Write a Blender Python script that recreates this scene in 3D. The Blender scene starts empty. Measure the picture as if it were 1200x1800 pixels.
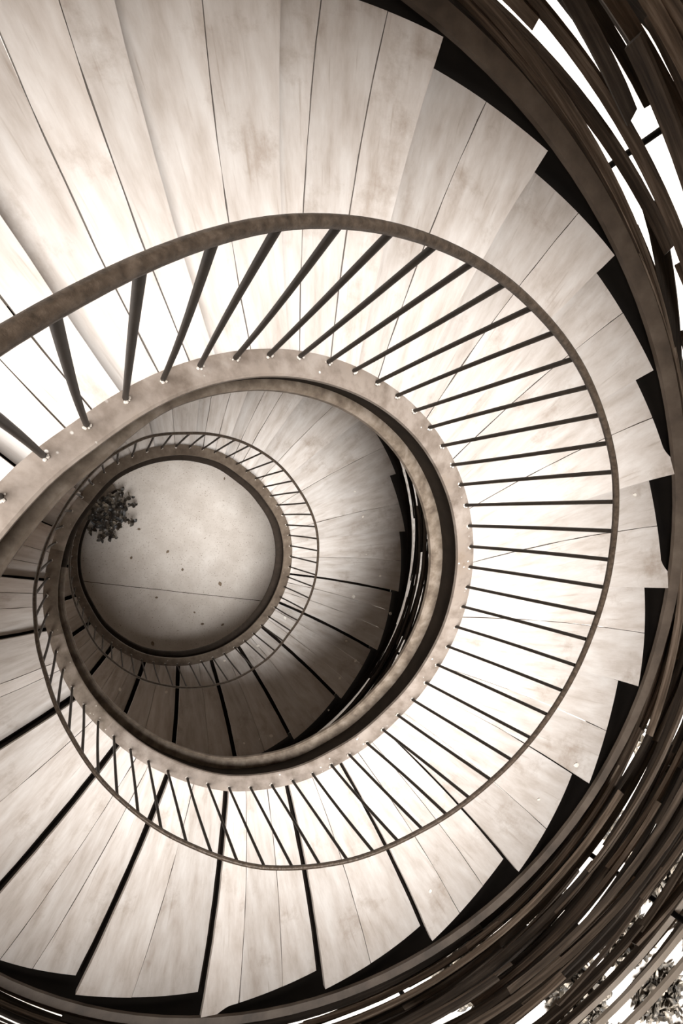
import bpy, bmesh, math, random
from mathutils import Vector, Matrix, Euler
random.seed(7)
R_ = random.Random(11)
scene = bpy.context.scene
C = bpy.context.collection
PI = math.pi

# ------------------------------------------------------------------ camera
FL = 9.8                                   # height of the camera above the ground floor (m)
AX, AY = 0.7395, 0.5974                    # stair axis is the world origin; the camera leans over the well
cam = bpy.data.objects.new('camera', bpy.data.cameras.new('camera')); C.objects.link(cam)
cam.data.sensor_fit = 'VERTICAL'; cam.data.sensor_height = 36.0; cam.data.sensor_width = 24.0
cam.data.lens = 1097.5 / 1800 * 36; cam.data.clip_start = 0.02; cam.data.clip_end = 300
right = Vector((.9386, 0, .3451)); up = Vector((-.00107, .99999, .0029)); back = Vector((-.3451, -.0031, .9386))
M = Matrix((right, up, back)).transposed().to_4x4(); M.translation = Vector((-AX, AY, FL))
cam.matrix_world = M
scene.camera = cam

# ------------------------------------------------------------------ light and exposure
scene.view_settings.view_transform = 'Standard'; scene.view_settings.look = 'None'
scene.view_settings.gamma = 1.0; scene.view_settings.use_curve_mapping = False
scene.view_settings.exposure = 1.0
w = bpy.data.worlds.new('overcast_sky'); scene.world = w; w.use_nodes = True
w.node_tree.nodes['Background'].inputs[0].default_value = (1.0, .84, .68, 1)
w.node_tree.nodes['Background'].inputs[1].default_value = 0.065
sl = bpy.data.lights.new('sun', 'SUN'); sl.energy = 5.6; sl.angle = math.radians(27); sl.color = (1, .99, .975)
sun = bpy.data.objects.new('sun', sl); C.objects.link(sun)
sun.rotation_euler = Vector((-.20, -.10, 1)).to_track_quat('Z', 'Y').to_euler()

# ------------------------------------------------------------------ helpers
def mat(name, cols, rough=.7, metal=0., scale=6., detail=8., stretch=(1, 1, 1), coord='Object', bump=.0, spots=None, pos=(.3, .7), island=0., spec=.5, streak=None, stains=None):
    m = bpy.data.materials.new(name); m.use_nodes = True
    nt = m.node_tree; N = nt.nodes; L = nt.links
    b = N['Principled BSDF']; b.inputs['Roughness'].default_value = rough; b.inputs['Metallic'].default_value = metal; b.inputs['Specular IOR Level'].default_value = spec
    tc = N.new('ShaderNodeTexCoord'); mp = N.new('ShaderNodeMapping'); mp.inputs['Scale'].default_value = stretch
    L.new(tc.outputs[coord], mp.inputs['Vector'])
    nz = N.new('ShaderNodeTexNoise'); nz.inputs['Scale'].default_value = scale; nz.inputs['Detail'].default_value = detail
    nz.inputs['Roughness'].default_value = .62
    L.new(mp.outputs[0], nz.inputs['Vector'])
    cr = N.new('ShaderNodeValToRGB'); el = cr.color_ramp.elements
    n = len(cols)
    el[0].position = pos[0]; el[0].color = (*cols[0], 1); el[1].position = pos[1]; el[1].color = (*cols[-1], 1)
    for i in range(1, n - 1):
        e = el.new(pos[0] + (pos[1] - pos[0]) * i / (n - 1)); e.color = (*cols[i], 1)
    L.new(nz.outputs['Fac'], cr.inputs[0]); out = cr.outputs[0]
    def mix(a, colb, fac, mode='MIX'):
        x = N.new('ShaderNodeMix'); x.data_type = 'RGBA'; x.blend_type = mode
        L.new(fac, x.inputs[0]) if not isinstance(fac, float) else setattr(x.inputs[0], 'default_value', fac)
        L.new(a, x.inputs[6])
        if isinstance(colb, tuple): x.inputs[7].default_value = (*colb, 1)
        else: L.new(colb, x.inputs[7])
        return x.outputs[2]
    def ramp(src, p0, p1):
        r = N.new('ShaderNodeMapRange'); r.inputs[1].default_value = p0; r.inputs[2].default_value = p1
        L.new(src, r.inputs[0]); return r.outputs[0]
    if streak:                                  # (colour, stretch, scale, lo, hi)
        mp2 = N.new('ShaderNodeMapping'); mp2.inputs['Scale'].default_value = streak[1]; L.new(tc.outputs[coord], mp2.inputs['Vector'])
        n2 = N.new('ShaderNodeTexNoise'); n2.inputs['Scale'].default_value = streak[2]; n2.inputs['Detail'].default_value = 6
        L.new(mp2.outputs[0], n2.inputs['Vector']); out = mix(out, streak[0], ramp(n2.outputs['Fac'], streak[3], streak[4]))
    if stains:
        mp3 = N.new('ShaderNodeMapping'); mp3.inputs['Scale'].default_value = stains[1]; L.new(tc.outputs[coord], mp3.inputs['Vector'])
        n3 = N.new('ShaderNodeTexNoise'); n3.inputs['Scale'].default_value = stains[2]; n3.inputs['Detail'].default_value = 9; n3.inputs['Roughness'].default_value = .7
        L.new(mp3.outputs[0], n3.inputs['Vector']); out = mix(out, stains[0], ramp(n3.outputs['Fac'], stains[3], stains[4]))
    if spots:                                   # (colour, scale, threshold)
        v = N.new('ShaderNodeTexVoronoi'); v.inputs['Scale'].default_value = spots[1]; L.new(tc.outputs[coord], v.inputs['Vector'])
        n4 = N.new('ShaderNodeTexNoise'); n4.inputs['Scale'].default_value = spots[1] * .31; L.new(tc.outputs[coord], n4.inputs['Vector'])
        sm = N.new('ShaderNodeMath'); sm.operation = 'MULTIPLY'
        L.new(ramp(v.outputs['Distance'], spots[2], spots[2] * .55), sm.inputs[0]); L.new(ramp(n4.outputs['Fac'], .5, .6), sm.inputs[1])
        out = mix(out, spots[0], sm.outputs[0])
    if island:
        g = N.new('ShaderNodeNewGeometry'); oi = N.new('ShaderNodeObjectInfo')
        ad = N.new('ShaderNodeMath'); ad.operation = 'ADD'; L.new(g.outputs['Random Per Island'], ad.inputs[0]); L.new(oi.outputs['Random'], ad.inputs[1])
        fr = N.new('ShaderNodeMath'); fr.operation = 'FRACT'; L.new(ad.outputs[0], fr.inputs[0])
        hv = N.new('ShaderNodeHueSaturation'); L.new(out, hv.inputs['Color'])
        rr = N.new('ShaderNodeMapRange'); rr.inputs[3].default_value = 1 - island; rr.inputs[4].default_value = 1 + island
        L.new(fr.outputs[0], rr.inputs[0]); L.new(rr.outputs[0], hv.inputs['Value']); out = hv.outputs[0]
    L.new(out, b.inputs['Base Color'])
    if bump:
        bp = N.new('ShaderNodeBump'); bp.inputs['Strength'].default_value = bump; bp.inputs['Distance'].default_value = .01
        L.new(nz.outputs['Fac'], bp.inputs['Height']); L.new(bp.outputs[0], b.inputs['Normal'])
    return m

M_TREAD = mat('weathered_pale_boards', [(.38, .325, .28), (.49, .44, .40), (.58, .54, .505)], rough=.62, scale=3.0, stretch=(5, .9, 1), coord='UV', bump=.12,
              pos=(.28, .66), streak=((.24, .18, .13), (26, 1.2, 1), 2.2, .62, .90), stains=((.25, .185, .135), (2.2, 1.6, 1), 1.6, .55, .80), island=.10)
M_SHADE = mat('shade_toned_boards', [(.006, .004, .003), (.016, .011, .008)], spec=.1, rough=.85, scale=5)  # near-black colour stands for shade under nosings and on the lower cap board
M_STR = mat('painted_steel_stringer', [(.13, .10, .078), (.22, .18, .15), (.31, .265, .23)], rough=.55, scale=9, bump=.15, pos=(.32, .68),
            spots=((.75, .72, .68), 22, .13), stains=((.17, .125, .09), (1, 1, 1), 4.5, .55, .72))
M_STRD = mat('brown_steel_stringer', [(.055, .038, .026), (.095, .07, .05), (.14, .108, .08)], rough=.6, scale=9, bump=.15, pos=(.32, .68), spots=((.45, .40, .34), 22, .10))
M_STRM = mat('tan_steel_stringer', [(.10, .076, .056), (.17, .135, .105), (.25, .205, .17)], rough=.6, scale=9, bump=.15, pos=(.32, .68), spots=((.6, .56, .5), 22, .12))
M_FLGSHADE = mat('shade_toned_lower_flange', [(.016, .011, .0075), (.03, .021, .015)], rough=.75, scale=14, spec=.2)  # flange of the lower turn, its shade put into the colour
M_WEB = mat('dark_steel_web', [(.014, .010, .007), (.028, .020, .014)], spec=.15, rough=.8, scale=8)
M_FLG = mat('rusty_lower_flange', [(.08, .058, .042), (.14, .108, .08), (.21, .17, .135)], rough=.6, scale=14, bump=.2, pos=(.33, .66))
M_RAIL = mat('brown_steel_tube', [(.022, .015, .010), (.05, .035, .024), (.085, .062, .045)], rough=.38, metal=.35, scale=55, bump=.35, pos=(.3, .7))
M_BAL = mat('dark_brown_steel_rod', [(.010, .0065, .004), (.024, .016, .010)], rough=.5, metal=.0, spec=.3, scale=40)
M_WELD = mat('pale_weld', [(.45, .40, .34), (.6, .55, .5)], rough=.5, scale=60)
M_LATH = mat('dark_weathered_laths', [(.018, .012, .008), (.075, .054, .038), (.20, .155, .12)], spec=.3, rough=.7, scale=3, stretch=(.6, 9, 1), coord='UV', bump=.3, pos=(.3, .72), island=.75)
M_LATHSHADE = mat('shade_toned_laths', [(.008, .0055, .004), (.02, .014, .010), (.045, .034, .025)], rough=.8, spec=.2, scale=3, stretch=(1, 1, 6), island=.6)  # dark copy of the laths, shade of the lower screen painted in
M_LATHLIT = mat('lit_toned_lath', [(.42, .36, .30), (.60, .54, .47)], rough=.7, scale=3, stretch=(1, 1, 8))  # pale colour stands for sunlight on the top rails
M_OUT = mat('black_steel', [(.003, .002, .0015), (.007, .005, .0035)], spec=.12, rough=.8, scale=5)
M_CAP = mat('brown_cap_board', [(.05, .036, .026), (.09, .066, .048), (.13, .10, .075)], rough=.6, scale=4, stretch=(1, 1, 3), pos=(.3, .7))
M_FLOOR = mat('speckled_concrete_floor', [(.44, .385, .335), (.53, .475, .425), (.61, .56, .51)], rough=.75, scale=2.2, detail=12, pos=(.3, .7),
              spots=((.17, .12, .08), 34, .22), stains=((.30, .245, .195), (1, 1, 1), 38, .56, .68))
M_GROUND = mat('pale_gravel_ground', [(.42, .37, .32), (.62, .57, .52), (.78, .74, .69)], rough=.9, scale=9, detail=12, pos=(.35, .65))
M_DARK = mat('dark_joint', [(.05, .035, .025), (.08, .06, .045)], rough=.9)
M_LEAF = mat('dark_glossy_leaves', [(.006, .004, .003), (.035, .026, .018), (.17, .14, .105)], rough=.35, scale=9, pos=(.35, .65), island=.6)
M_POT = mat('dark_pot', [(.012, .009, .007), (.025, .018, .013)], rough=.5)
M_SHRUB = mat('outdoor_foliage', [(.012, .009, .006), (.06, .048, .034), (.34, .29, .235)], rough=.6, scale=7, pos=(.35, .65), island=.5)
M_CHIP = mat('pale_dry_leaf', [(.7, .64, .56), (.85, .8, .73)], rough=.6)
M_BRN = mat('brown_dry_leaf', [(.10, .065, .04), (.2, .14, .09)], rough=.7)
M_BLOCK = mat('sun_blocker_surface', [(.18, .13, .09), (.28, .21, .16)], rough=.8)

def obj(name, bm, m, parent=None, smooth=False, sharp=None):
    me = bpy.data.meshes.new(name)
    bmesh.ops.recalc_face_normals(bm, faces=bm.faces[:])
    if smooth:
        for f in bm.faces: f.smooth = True
    if sharp:
        for e in bm.edges:
            if len(e.link_faces) == 2 and e.calc_face_angle(0) > sharp: e.smooth = False
    bm.to_mesh(me); bm.free(); me.materials.append(m)
    o = bpy.data.objects.new(name, me); C.objects.link(o)
    if parent is not None:
        o.parent = parent
        o.matrix_parent_inverse = parent.matrix_world.inverted() if False else Matrix.Translation(-Vector(parent.location))
    return o

def thing(name, label, cat, loc=(0, 0, 0), group=None):
    o = bpy.data.objects.new(name, None); C.objects.link(o); o.location = loc; o.empty_display_size = .1
    o['label'] = label; o['category'] = cat
    if group: o['group'] = group
    return o
def tag(o, label, cat, group=None):
    o['label'] = label; o['category'] = cat
    if group: o['group'] = group
    return o
def struct(o): o['kind'] = 'structure'; return o

def P(R, th, z):                       # th grows clockwise seen from above, z = depth under the camera
    return Vector((R * math.cos(th), -R * math.sin(th), FL - z))
Z0, PP = 3.1355, .6132                 # helix of the stair: depth = Z0 + PP*angle
def zh(th): return Z0 + PP * th
def lerp(tab, x, c):
    if x <= tab[0][0]: return tab[0][c]
    for a, b in zip(tab, tab[1:]):
        if x <= b[0]:
            t = (x - a[0]) / (b[0] - a[0]); t2 = t * t * (3 - 2 * t) * .5 + t * .5
            return a[c] + (b[c] - a[c]) * t2
    return tab[-1][c]
# survey of the hand-made railing: angle, radius at foot, radius at rail, angular lean of foot and of rail
SV = [(-3.4, 1.185, 1.15, 0, 0), (-2.95, 1.185, 1.135, 0, 0), (-2.5, 1.160, 1.132, .004, .0), (-2.347, 1.148, 1.132, .005, -.004), (-2.019, 1.152, 1.144, .006, -.012), (-1.691, 1.156, 1.145, .015, .006), (-1.362, 1.156, 1.151, .018, .02),
      (-1.034, 1.156, 1.166, .012, .028), (-.706, 1.151, 1.172, .006, .018), (-.378, 1.143, 1.15, -.001, .004), (-.049, 1.134, 1.137, -.013, -.012), (.279, 1.125, 1.135, -.006, -.009),
      (.607, 1.126, 1.139, .006, .003), (.935, 1.152, 1.155, .008, .008), (1.263, 1.187, 1.184, -.001, -.004), (1.592, 1.202, 1.192, -.008, -.011), (1.92, 1.18, 1.163, -.013, -.019),
      (2.248, 1.165, 1.144, -.006, -.006), (2.576, 1.168, 1.128, .017, .012), (2.84, 1.172, 1.131, .02, .012), (3.07, 1.19, 1.154, .015, .01), (3.3, 1.195, 1.182, 0, 0), (3.57, 1.214, 1.197, 0, 0),
      (3.78, 1.214, 1.214, 0, 0), (4.08, 1.244, 1.25, 0, 0), (4.3, 1.24, 1.262, 0, .01), (4.561, 1.232, 1.235, .001, .014), (4.888, 1.212, 1.23, -.013, .003), (5.214, 1.169, 1.218, -.015, .009), (5.541, 1.162, 1.2, -.004, .011),
      (5.868, 1.182, 1.206, .003, .011), (6.194, 1.188, 1.191, -.004, -.002), (6.521, 1.192, 1.193, -.018, -.011), (6.847, 1.201, 1.2, -.011, -.012), (7.174, 1.219, 1.25, -.007, -.014),
      (7.5, 1.242, 1.285, .006, .003), (7.827, 1.26, 1.287, .014, .007), (8.154, 1.272, 1.281, .011, 0), (8.6, 1.255, 1.25, 0, 0), (8.9, 1.23, 1.205, 0, 0), (9.3, 1.24, 1.2, 0, 0), (10.6, 1.25, 1.23, 0, 0)]
def Rb(th): return lerp(SV, th, 1)
FT = [(-3.4, .058, .083), (-2.4, .058, .080), (-2.1, .060, .056), (-1.5, .076, .077), (-.5, .076, .103), (11, .076, .105)]
def Rt(th): return lerp(SV, th, 2)

def sweep(bm, ths, prof, cap=True):
    """prof(th) -> closed list of (R, z) points"""
    rings = []
    for th in ths: rings.append([bm.verts.new(P(r, th, z)) for r, z in prof(th)])
    n = len(rings[0])
    for a, b in zip(rings, rings[1:]):
        for i in range(n):
            bm.faces.new((a[i], a[(i + 1) % n], b[(i + 1) % n], b[i]))
    if cap: bm.faces.new(rings[0]); bm.faces.new(rings[-1][::-1])
def frange(a, b, step):
    n = max(1, int(math.ceil((b - a) / step))); return [a + (b - a) * i / n for i in range(n + 1)]
def tube(bm, pts, rad, seg=10, cap=True):
    rings = []; prev = None
    for i, p in enumerate(pts):
        t = (pts[min(i + 1, len(pts) - 1)] - pts[max(i - 1, 0)]).normalized()
        n = t.orthogonal() if prev is None else (prev - t * prev.dot(t))
        n.normalize(); prev = n; b = t.cross(n)
        r = rad(i) if callable(rad) else rad
        rings.append([bm.verts.new(p + (n * math.cos(2 * PI * k / seg) + b * math.sin(2 * PI * k / seg)) * r) for k in range(seg)])
    for a, b in zip(rings, rings[1:]):
        for k in range(seg): bm.faces.new((a[k], a[(k + 1) % seg], b[(k + 1) % seg], b[k]))
    if cap: bm.faces.new(rings[0][::-1]); bm.faces.new(rings[-1])

# ------------------------------------------------------------------ structure: ground, floor, joint, unseen sun blocker
def disc(bm, r0, r1, z, dz, seg=96):
    sweep(bm, [2 * PI * i / seg for i in range(seg + 1)], lambda th: [(r0, z), (r1, z), (r1, z + dz), (r0, z + dz)], cap=False)
bm = bmesh.new(); bmesh.ops.create_circle(bm, cap_ends=True, radius=4.2, segments=96)
g = bmesh.ops.extrude_face_region(bm, geom=bm.faces[:]); bmesh.ops.translate(bm, verts=[v for v in g['geom'] if isinstance(v, bmesh.types.BMVert)], vec=(0, 0, -.2))
struct(obj('floor', bm, M_FLOOR))
bm = bmesh.new(); disc(bm, 4.2, 45, FL + .02, .2)
struct(obj('ground', bm, M_GROUND))
a, b = P(1.3, 2.86, FL), P(1.75, .475, FL)
bm = bmesh.new(); dv = (b - a).normalized(); nv = Vector((-dv.y, dv.x, 0)) * .0045
pts = [a.lerp(b, i / 40) for i in range(41)]
for i, p in enumerate(pts): pts[i] = p + nv * R_.uniform(-.5, .5)
vs = [[bm.verts.new(p + nv + Vector((0, 0, .002))) for p in pts], [bm.verts.new(p - nv + Vector((0, 0, .002))) for p in pts]]
for i in range(40): bm.faces.new((vs[0][i], vs[0][i + 1], vs[1][i + 1], vs[1][i]))
struct(obj('trim_1', bm, M_DARK))
bm = bmesh.new(); rg = []  # disc with an offset hole, added out of view to shape the sunlight
for i in range(72):
    a_ = 2 * PI * i / 72; ca, sa = math.cos(a_), math.sin(a_)
    rg.append([bm.verts.new(Vector(p)) for p in ((-.85 + 2.1 * ca, -.68 + 2.1 * sa, FL + 2.4), (-3 + 6.5 * ca, -1.2 + 6.5 * sa, FL + 2.4), (-3 + 6.5 * ca, -1.2 + 6.5 * sa, FL + 2.6), (-.85 + 2.1 * ca, -.68 + 2.1 * sa, FL + 2.6))])
for i in range(72):
    for j in range(4): bm.faces.new((rg[i][j], rg[i][(j + 1) % 4], rg[(i + 1) % 72][(j + 1) % 4], rg[(i + 1) % 72][j]))
struct(obj('sun_blocker', bm, M_BLOCK))

# ------------------------------------------------------------------ the staircase
stair = thing('spiral_staircase', 'wide spiral staircase of pale weathered wooden treads winding down around an open well', 'staircase')
TH0, TH1 = -3.35, 10.38
for ta, tb, m_, lb in ((TH0, 2.30, M_STR, 'pale speckled plate of the inner stringer'), (2.30, 2.90, M_STRM, 'upper tan plate of the inner stringer'), (2.90, 3.42, M_STRD, 'brown plate of the inner stringer'),
                       (3.42, 3.78, M_STRM, 'tan plate of the inner stringer'), (3.78, TH1, M_STRD, 'dark brown plate of the inner stringer on the lower turn')):  # top plates in sections of differing tone, darkest on the lower turn
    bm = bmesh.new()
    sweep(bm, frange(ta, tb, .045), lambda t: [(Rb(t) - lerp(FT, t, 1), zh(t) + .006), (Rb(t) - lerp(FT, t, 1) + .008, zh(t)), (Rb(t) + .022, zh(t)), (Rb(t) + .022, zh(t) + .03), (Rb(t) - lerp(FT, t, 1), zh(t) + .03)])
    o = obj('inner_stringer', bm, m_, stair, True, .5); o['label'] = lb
bm = bmesh.new()
sweep(bm, frange(TH0, TH1, .045), lambda t: [(Rb(t) - .03, zh(t) + .03), (Rb(t) - .018, zh(t) + .03), (Rb(t) - .018, zh(t) + .25), (Rb(t) - .03, zh(t) + .25)])
o = obj('stringer_web', bm, M_WEB, stair, True, .5); o['label'] = 'dark upright web of the inner stringer'
for ta, tb, m_, lb in ((TH0, 3.3, M_FLG, 'rusty brown lower flange of the inner stringer'), (3.3, TH1, M_FLGSHADE, 'lower flange of the inner stringer with shade put into its colour')):
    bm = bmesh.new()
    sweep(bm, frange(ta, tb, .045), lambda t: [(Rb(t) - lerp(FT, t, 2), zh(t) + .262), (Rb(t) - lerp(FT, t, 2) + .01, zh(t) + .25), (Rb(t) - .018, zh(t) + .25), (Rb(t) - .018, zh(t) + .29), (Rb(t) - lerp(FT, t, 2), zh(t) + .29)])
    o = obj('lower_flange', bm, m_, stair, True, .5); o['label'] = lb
bm = bmesh.new()
sweep(bm, frange(TH0, TH1, .06), lambda t: [(2.70, zh(t) + .02), (2.72, zh(t) + .02), (2.72, zh(t) + .34), (2.70, zh(t) + .34)])
o = obj('outer_stringer', bm, M_OUT, stair, True, .5)
co = lambda t: 2.80 - .06 * min(1, max(0, t + .6))
for ta, tb, m_ in ((TH0, 4.0, M_CAP), (4.0, TH1, M_SHADE)):  # lower-turn board darkened by colour in place of shade
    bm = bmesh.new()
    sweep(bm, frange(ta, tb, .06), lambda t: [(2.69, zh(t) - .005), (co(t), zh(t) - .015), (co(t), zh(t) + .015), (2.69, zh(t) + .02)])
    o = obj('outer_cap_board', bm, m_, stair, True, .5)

NOSE = [-3.28, -3.0, -2.72, -2.44, -2.165, -1.885, -1.637, -1.358, -1.089, -.839, -.573, -.322, -.043, .215, .492, .779, 1.055, 1.342, 1.64, 1.941, 2.241, 2.58, 2.995,
        3.28, 3.6, 3.87, 4.17, 4.47, 4.78, 5.033, 5.302, 5.572, 5.866, 6.137, 6.424, 6.719, 7.003, 7.29, 7.566, 7.867, 8.172, 8.495, 8.8, 9.1, 9.4, 9.7, 10.0, 10.3]
LONG = {-.322: .14, -.043: .2, 1.64: .12, 6.46: .2}
SEAMS = {-1.885: [-2.04, -1.955], -1.637: [-1.752], -1.358: [-1.56, -1.455], 2.995: [2.80, 2.745], 3.28: [3.127, 3.207], 3.6: [3.365, 3.45], -2.165: [-2.24, -2.31]}
def lag(R): return -.065 * (2.65 - R) / 1.49
def build_tread(k):
    tk, tp = NOSE[k], (NOSE[k - 1] if k else NOSE[0] - .28)
    z = zh(tk)
    bm = bmesh.new(); uvl = bm.loops.layers.uv.new('UVMap')
    rr = random.Random(100 + k)
    cuts = SEAMS.get(tk)
    if cuts is None:
        n = rr.choice([1, 1, 2]); w = tk - tp
        cuts = [tk - w * rr.uniform(.42, .58)] if n == 1 else [tk - w * rr.uniform(.62, .72), tk - w * rr.uniform(.27, .38)]
    edges = [tp] + sorted(cuts) + [tk]
    ext = LONG.get(tk, 0)
    NR = 14
    for i in range(len(edges) - 1):
        a, b = edges[i], edges[i + 1]
        uo, vo = rr.uniform(0, 50), rr.uniform(0, 50)
        jz = rr.uniform(-.0012, .0012)
        jit = [rr.uniform(-1, 1) * .0018 for _ in range(NR + 1)]
        def R1(t): return Rb(t) + .012
        def R2(t):
            r = 2.65 + .008 * math.sin(9 * t + k)
            if ext: r += ext * max(0., 1 - (tk - t) / .07) ** 1.6
            return r
        NA = 6 if not (ext and i == len(edges) - 2) else 18
        grid = []
        for ia in range(NA + 1):
            t = a + (b - a) * ia / NA; row = []
            g = .0022 if (ia == 0 and i > 0) else (-.0022 if (ia == NA and i < len(edges) - 2) else 0)
            if ia == 0 and i == 0: g = .003 if tk < 6.5 else .034
            for ir in range(NR + 1):
                R = R1(t) + (R2(t) - R1(t)) * ir / NR
                th = t + lag(R) + (g + (jit[ir] if ia in (0, NA) else 0)) / R
                row.append((R, th))
            grid.append(row)
        top = [[bm.verts.new(P(R, th, z + jz)) for R, th in row] for row in grid]
        bot = [[bm.verts.new(P(R, th, z + .042)) for R, th in row] for row in grid]
        uv = {}
        for row, tr, br in zip(grid, top, bot):
            for (R, th), v1, v2 in zip(row, tr, br):
                u = (th - tk) * 1.9 + uo; uv[v1] = (u, R + vo); uv[v2] = (u + .04, R + vo + .04)
        fs = []
        for ia in range(NA):
            for ir in range(NR):
                fs.append(bm.faces.new((top[ia][ir], top[ia][ir + 1], top[ia + 1][ir + 1], top[ia + 1][ir])))
                fs.append(bm.faces.new((bot[ia][ir], bot[ia + 1][ir], bot[ia + 1][ir + 1], bot[ia][ir + 1])))
        for ia in range(NA):
            for ir in (0, NR): fs.append(bm.faces.new((top[ia][ir], top[ia + 1][ir], bot[ia + 1][ir], bot[ia][ir])))
        for ir in range(NR):
            for ia in (0, NA): fs.append(bm.faces.new((top[ia][ir], top[ia][ir + 1], bot[ia][ir + 1], bot[ia][ir])))
        for f in fs:
            for l in f.loops: l[uvl].uv = uv[l.vert]
    t = obj('tread', bm, M_TREAD, stair)
    # riser and ledge under the nosing, shade put in as near-black colour
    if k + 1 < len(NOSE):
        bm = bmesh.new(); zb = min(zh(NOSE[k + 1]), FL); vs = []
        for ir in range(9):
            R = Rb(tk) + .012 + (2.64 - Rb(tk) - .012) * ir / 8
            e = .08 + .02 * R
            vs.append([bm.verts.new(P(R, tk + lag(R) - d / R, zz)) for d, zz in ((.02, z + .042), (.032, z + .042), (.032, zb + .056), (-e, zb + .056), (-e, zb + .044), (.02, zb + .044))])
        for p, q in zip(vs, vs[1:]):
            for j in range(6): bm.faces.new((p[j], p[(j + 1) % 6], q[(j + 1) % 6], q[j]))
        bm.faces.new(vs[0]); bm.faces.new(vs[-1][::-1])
        r = obj('riser', bm, M_SHADE, t)
        r.matrix_parent_inverse = Matrix.Identity(4)
for k in range(len(NOSE)): build_tread(k)

# ------------------------------------------------------------------ the railing
rail = thing('railing', 'brown steel tube handrail on slim rods spiralling down the inner edge of the stairs', 'railing')
bm = bmesh.new()
tt = frange(-3.2, 10.2, .035)
pts = [P(Rt(t), t, zh(t) - 1.0) for t in tt]
tube(bm, pts, .0118, 12)
obj('handrail', bm, M_RAIL, rail, True)
BT = [-2.347 + .1094 * i for i in range(-6, 46)]
BT += [2.576 + (4.561 - 2.576) * i / 18 for i in range(1, 18)]
BT += [4.561 + .10886 * i for i in range(0, 51)]
def baluster(bm, t):
    a = P(Rb(t), t + lerp(SV, t, 3), zh(t)); b = P(Rt(t), t + lerp(SV, t, 4), zh(t) - .992)
    n = 6; off = Vector((R_.uniform(-1, 1), R_.uniform(-1, 1), 0)) * .004
    pp = [a.lerp(b, i / n) + off * math.sin(PI * i / n) for i in range(n + 1)]
    tube(bm, pp, .0082, 8)
    # weld bead at the foot
    for k in range(5):
        an = -t + PI + R_.uniform(-1.5, 1.5); c = a + Vector((math.cos(an), math.sin(an), 0)) * .0115 + Vector((0, 0, .0015))
        bmesh.ops.create_icosphere(welds, subdivisions=1, radius=R_.uniform(.003, .0058), matrix=Matrix.Translation(c))
camv = Vector((-AX, AY, FL))
vis = sorted(range(len(BT)), key=lambda i: BT[i])
vis = [i for i in vis if BT[i] > -2.62]
hundred = set(vis[:100])
rest = bmesh.new(); welds = bmesh.new()
for i in vis:
    if i in hundred:
        bm = bmesh.new(); baluster(bm, BT[i]); obj('baluster', bm, M_BAL, rail, True, .8)
    else: baluster(rest, BT[i])
o = obj('weld_beads', welds, M_WELD, rail); o['kind'] = 'stuff'; o['label'] = 'pale weld beads at the feet of the rods'
o = obj('far_balusters', rest, M_BAL, rail, True, .8); o['kind'] = 'stuff'

# ------------------------------------------------------------------ the lath screens
def lath(bm, t0, t1, R0, dR, dz0, slope, h, th, tilt, rnd):
    ts = frange(t0, t1, .05); n = len(ts) - 1
    ph = rnd.uniform(0, 6.28); am = rnd.uniform(0, .012)
    e0, e1 = rnd.uniform(-.4, .4), rnd.uniform(-.4, .4)
    def pr(t):
        s = (t - t0) / (t1 - t0)
        R = R0 + dR * (s - .5) + am * math.sin(5 * t + ph)
        z = zh(t) - (dz0 + slope * (s - .5))
        hh = h * .5
        c, sn = math.cos(tilt + .25 * math.sin(2 * t + ph)), math.sin(tilt + .25 * math.sin(2 * t + ph))
        q = [(-th / 2, -hh), (th / 2, -hh), (th / 2, hh), (-th / 2, hh)]
        return [(R + x * c - y * sn, z + x * sn + y * c) for x, y in q]
    rings = []; uvl = bm.loops.layers.uv.verify(); uo = rnd.uniform(0, 90); uv = {}
    for i, t in enumerate(ts):
        ring = []
        for j, (r, z) in enumerate(pr(t)):
            tj = t
            if i == 0: tj = t + (e0 if j in (0, 1) else -e0) * h / R0 * .5
            if i == n: tj = t + (e1 if j in (0, 1) else -e1) * h / R0 * .5
            ring.append(bm.verts.new(P(r, tj, z))); uv[ring[-1]] = (uo + tj * R0, (0, .015, h, h + .015)[j] + uo)
        rings.append(ring)
    for a, b in zip(rings, rings[1:]):
        for i in range(4):
            f = bm.faces.new((a[i], a[(i + 1) % 4], b[(i + 1) % 4], b[i]))
            for l in f.loops: l[uvl].uv = uv[l.vert]
    for f in (bm.faces.new(rings[0]), bm.faces.new(rings[-1][::-1])):
        for l in f.loops: l[uvl].uv = uv[l.vert]

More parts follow.
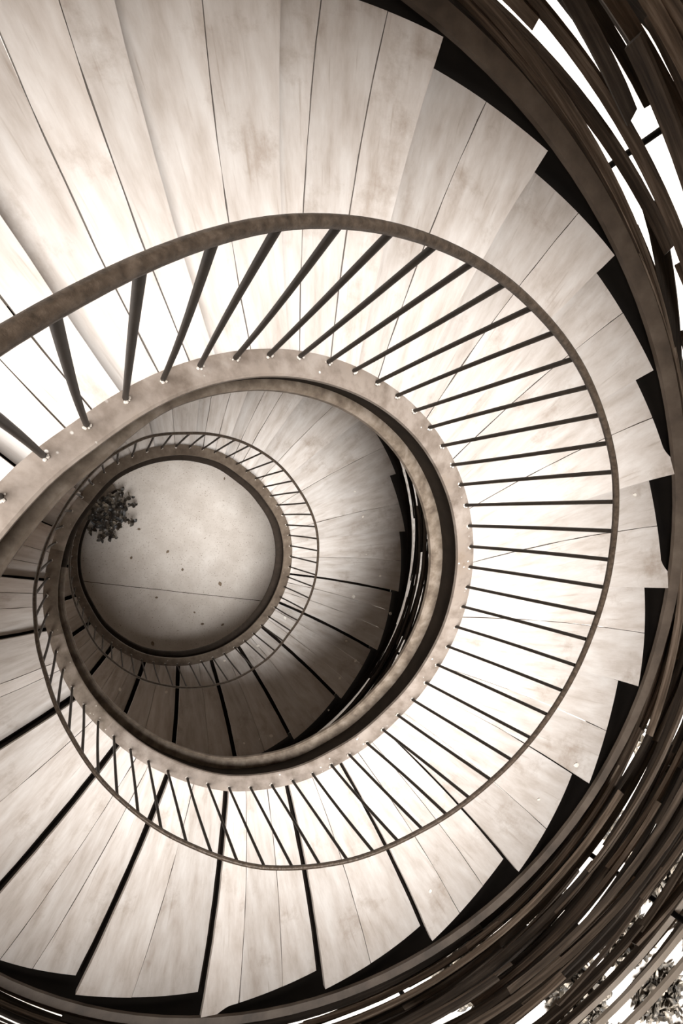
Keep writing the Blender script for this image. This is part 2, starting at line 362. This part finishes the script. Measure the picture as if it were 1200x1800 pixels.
def screen(name, label, ta, tb, seed, top, pitch, layers, nparts, m=None):
    m = m or M_LATH
    root = thing(name, label, 'screen', P(2.95, (ta + tb) / 2, zh((ta + tb) / 2)))
    rnd = random.Random(seed); specs = []
    rows = int(top / pitch)
    for L_, (Rl, skip) in enumerate(layers):
        for r in range(rows):
            dz = -.22 + pitch * (r + rnd.uniform(-.3, .3)) + (pitch * .5 if L_ % 2 else 0)
            t = ta - rnd.uniform(0, .8)
            while t < tb:
                ln = rnd.uniform(.35, 1.05)
                mid_ = t + ln / 2; far_ = min(1., max(0., mid_ + .6)); k_h = 1.1 - .52 * far_; wild = 1.9 - 1.1 * far_
                if (rnd.random() > skip + .27 * (1 - far_) - .22 * far_ or (L_ == 0 and r < 5)) and not (dz > .70 and .1 < t + ln / 2 < 2.2):
                    specs.append((t, t + ln, Rl - .045 * far_ * (L_ == 0) + rnd.uniform(-.03, .03), rnd.uniform(-.10, .10) * (.3 if L_ == 0 else wild), dz + rnd.uniform(-.02, .02), rnd.uniform(-.12, .12) * wild, rnd.uniform(.045, .085) * k_h, rnd.uniform(.010, .020) * (1.4 - .5 * far_), rnd.uniform(-.4, .4) * wild))
                t += ln * rnd.uniform(.85, 1.05)
    def dist(s):
        m = max(min((s[0] + s[1]) / 2, 2.4), -1.7)
        return (P(s[2], m, zh(m) - s[4]) - camv).length
    specs.sort(key=dist)
    st = bmesh.new()
    for i, s in enumerate(specs):
        if i < nparts:
            bm = bmesh.new(); lath(bm, *s, rnd); obj('lath', bm, m, root)
        else: lath(st, *s, rnd)
    if len(specs) > nparts:
        o = obj('laths', st, m, root); o['kind'] = 'stuff'
    else: st.free()
    # uprights that carry the laths
    for t in frange(ta, tb, .56):
        bm = bmesh.new()
        tube(bm, [P(3.08, t, zh(t) + .35), P(3.08, t, zh(t) - top + .45)], .018, 8)
        obj('upright', bm, M_OUT, root, True, .8)
    return root, rnd
s1, rnd = screen('lath_screen', 'tall curved screen of dark overlapping timber laths along the outer edge of the near stairs', -2.0, 2.75, 5, 1.25, .058,
            [(2.825, .15), (2.91, .42), (3.01, .56), (3.13, .62)], 100)
bm = bmesh.new()
for dR, dz, sl_ in ((3.10, .64, 0), (3.13, .72, .0), (3.15, .82, 0)):
    sweep(bm, frange(.15, 1.9, .05), lambda t: [(dR - .016, zh(t) - dz), (dR + .016, zh(t) - dz - .01), (dR + .016, zh(t) - dz + .02), (dR - .016, zh(t) - dz + .02)])
o = obj('top_rail', bm, M_LATHLIT, s1); o['label'] = 'timber top rails coloured pale for their sunlit tops'
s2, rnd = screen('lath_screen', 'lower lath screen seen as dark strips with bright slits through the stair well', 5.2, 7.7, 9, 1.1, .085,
            [(2.81, .1), (2.90, .3), (3.02, .5)], 60, M_LATHSHADE)

# ------------------------------------------------------------------ potted plant on the ground floor
pc = P(1.01, -2.49, FL)
plant = thing('potted_shrub', 'dark leafy potted shrub on the concrete floor at the foot of the stair well', 'plant', pc)
bm = bmesh.new()
prof = [(0, .0), (.17, .0), (.20, .05), (.235, .30), (.25, .31), (.25, .34), (.215, .34), (.21, .30), (0, .30)]
rings = []
for k in range(28):
    a_ = 2 * PI * k / 28
    rings.append([bm.verts.new(pc + Vector((r * math.cos(a_), r * math.sin(a_), z))) for r, z in prof[1:-1]])
for k in range(28):
    a_, b_ = rings[k], rings[(k + 1) % 28]
    for j in range(len(a_) - 1): bm.faces.new((a_[j], a_[j + 1], b_[j + 1], b_[j]))
bm.faces.new([r[0] for r in rings]); bm.faces.new([r[-1] for r in rings])
obj('pot', bm, M_POT, plant, True, .6)
def leaf(bm, p, dirv, L_, W, up_):
    side = dirv.cross(up_).normalized()
    if side.length < .1: side = dirv.orthogonal().normalized()
    nn = side.cross(dirv).normalized()
    sh = [(0, 0, 0), (.25, .42, .06), (.55, .5, .08), (.85, .26, .02), (1, 0, -.06)]
    l = [bm.verts.new(p + dirv * (x * L_) + side * (y * W) + nn * (z * L_)) for x, y, z in sh[1:4]]
    r = [bm.verts.new(p + dirv * (x * L_) - side * (y * W) + nn * (z * L_)) for x, y, z in sh[1:4]]
    c = [bm.verts.new(p + dirv * (x * L_) + nn * ((z - .05) * L_)) for x, y, z in sh]
    bm.faces.new((c[0], c[1], l[0])); bm.faces.new((c[0], r[0], c[1]))
    for i in range(2):
        bm.faces.new((c[i + 1], c[i + 2], l[i + 1], l[i])); bm.faces.new((c[i + 1], r[i], r[i + 1], c[i + 2]))
    bm.faces.new((c[3], c[4], l[2])); bm.faces.new((c[3], r[2], c[4]))
rl = random.Random(3)
bst = bmesh.new(); blf = bmesh.new()
for s in range(30):
    a_ = rl.uniform(0, 2 * PI); spread = rl.uniform(.04, .27) if s > 7 else rl.uniform(.32, .40)
    if s < 7: a_ = [-1.75, -1.5, -2.3, .3, .6, -.35, 1.0][s]
    top = pc + Vector((math.cos(a_) * spread, math.sin(a_) * spread, rl.uniform(.5, .85) if s > 7 else rl.uniform(.34, .55)))
    base = pc + Vector((math.cos(a_) * .06, math.sin(a_) * .06, .28))
    mid = base.lerp(top, .5) + Vector((0, 0, .10))
    pts_ = [base * (1 - u) ** 2 + mid * 2 * u * (1 - u) + top * u * u for u in [i / 6 for i in range(7)]]
    tube(bst, pts_, lambda i: .009 - .0008 * i, 6)
    for i in range(2, 7):
        for _ in range(3):
            d = Vector((rl.gauss(0, 1), rl.gauss(0, 1), rl.uniform(0, .9))).normalized()
            leaf(blf, pts_[i], d, rl.uniform(.05, .09), rl.uniform(.035, .055), Vector((0, 0, 1)))
obj('stems', bst, M_POT, plant, True); obj('foliage', blf, M_LEAF, plant)

# ------------------------------------------------------------------ leaves and chips lying about
def fallen(name, pos, size, m, label, group, rnd):
    bm = bmesh.new(); a_ = rnd.uniform(0, 6.28)
    leaf(bm, Vector((0, 0, .004)), Vector((math.cos(a_), math.sin(a_), 0)), size, size * rnd.uniform(.5, .8), Vector((0, 0, 1)))
    o = obj(name, bm, m); o.location = pos
    sm = o.modifiers.new('t', 'SOLIDIFY'); sm.thickness = .003
    tag(o, label, 'leaf', group)
rf = random.Random(21)
def px2pos(u, v, z):                     # where a spot seen in the photograph lies on a level z under the camera
    c = Vector(((u - 600) / 1097.5, -(v - 900) / 1097.5, -1)); d = right * c.x + up * c.y + back * c.z
    d = d / -d.z
    return Vector((-AX + d.x * z, AY + d.y * z, FL - z))
for u, v, s in ((229, 983, .05), (297, 967, .06), (320, 1004, .05), (385, 1022, .08), (278, 1050, .05), (352, 1097, .06), (394, 1096, .06), (267, 1127, .08), (394, 844, .05), (241, 930, .05), (340, 1075, .04)):
    fallen('fallen_leaf', px2pos(u, v, FL - .003), s, M_BRN, 'small brown dry leaf lying on the speckled concrete floor', 'dry leaves on the ground floor', rf)
def tread_pos(u, v, lo, hi):
    for k in range(1, len(NOSE)):
        if not lo <= NOSE[k] <= hi: continue
        p = px2pos(u, v, zh(NOSE[k])); th = -math.atan2(p.y, p.x)
        while th < NOSE[k] - 3.2: th += 2 * PI
        l = lag(p.xy.length)
        if NOSE[k - 1] + l < th < NOSE[k] + l: return p
    return None
for u, v, s in ((450, 1136, .035), (397, 1161, .03), (606, 1126, .03), (623, 1164, .035), (595, 1194, .035), (480, 1294, .045), (430, 1308, .025), (455, 1301, .022), (576, 1247, .03), (210, 1208, .045), (289, 1216, .035),
                (621, 1045, .04), (670, 1011, .03), (636, 910, .025), (499, 1083, .04), (683, 1077, .04), (625, 865, .02), (645, 975, .02)):
    p = tread_pos(u, v, 4, 9)
    if p: fallen('fallen_leaf', p, s * 1.3, M_CHIP, 'small pale dry leaf lying on a shaded tread of the lower turn', 'pale leaves on the lower treads', rf)
for u, v, s, lb in ((1007, 1345, .05, 'pale dry leaf near the outer corner of a tread beside the lath screen'), (943, 1406, .03, 'tiny pale leaf on the tread just below the tread with the larger pale leaf'),
                    (756, 1562, .03, 'tiny pale leaf on a tread at the lower edge, nearest the screen'), (1118, 870, .03, 'tiny pale leaf at the far right on the tread with the long pointed tip')):
    p = tread_pos(u, v, -2, 3)
    if p: fallen('fallen_leaf', p, s, M_CHIP, lb, None, rf)

# ------------------------------------------------------------------ shrubs outside, seen past and through the screen
def shrub(cx, cy, r, h, seed):
    rs = random.Random(seed); base = Vector((cx, cy, 0))
    root = thing('shrub', '', 'shrub', base, 'shrubs on the gravel beyond the lath screen')
    root['label'] = 'leafy sunlit shrub on the ground outside beyond the lath screen'
    bm = bmesh.new()
    for _ in range(260):
        a_ = rs.uniform(0, 2 * PI); rr_ = r * math.sqrt(rs.random()); zz = h * (1 - (rr_ / r) ** 2) * rs.uniform(.4, 1)
        d = Vector((rs.gauss(0, 1), rs.gauss(0, 1), rs.uniform(-.2, .8))).normalized()
        leaf(bm, base + Vector((rr_ * math.cos(a_), rr_ * math.sin(a_), zz)), d, rs.uniform(.14, .3), rs.uniform(.08, .16), Vector((0, 0, 1)))
    obj('foliage', bm, M_SHRUB, root)
    bm = bmesh.new()
    for _ in range(6):
        a_ = rs.uniform(0, 2 * PI); e = base + Vector((math.cos(a_) * r * .6, math.sin(a_) * r * .6, h * .6))
        tube(bm, [base, base.lerp(e, .5) + Vector((0, 0, .1)), e], .02, 5)
    obj('stems', bm, M_POT, root)
rs = random.Random(77)
for th, R in [(.60 + .125 * i + .03 * j, 11.6 + 1.65 * j) for i in range(5) for j in range(3)] + [(.2 + .19 * i, 9.2) for i in range(5)]:
    p = P(R, th, FL); shrub(p.x, p.y, rs.uniform(.5, .64), rs.uniform(.4, .9), rs.randint(0, 9999))
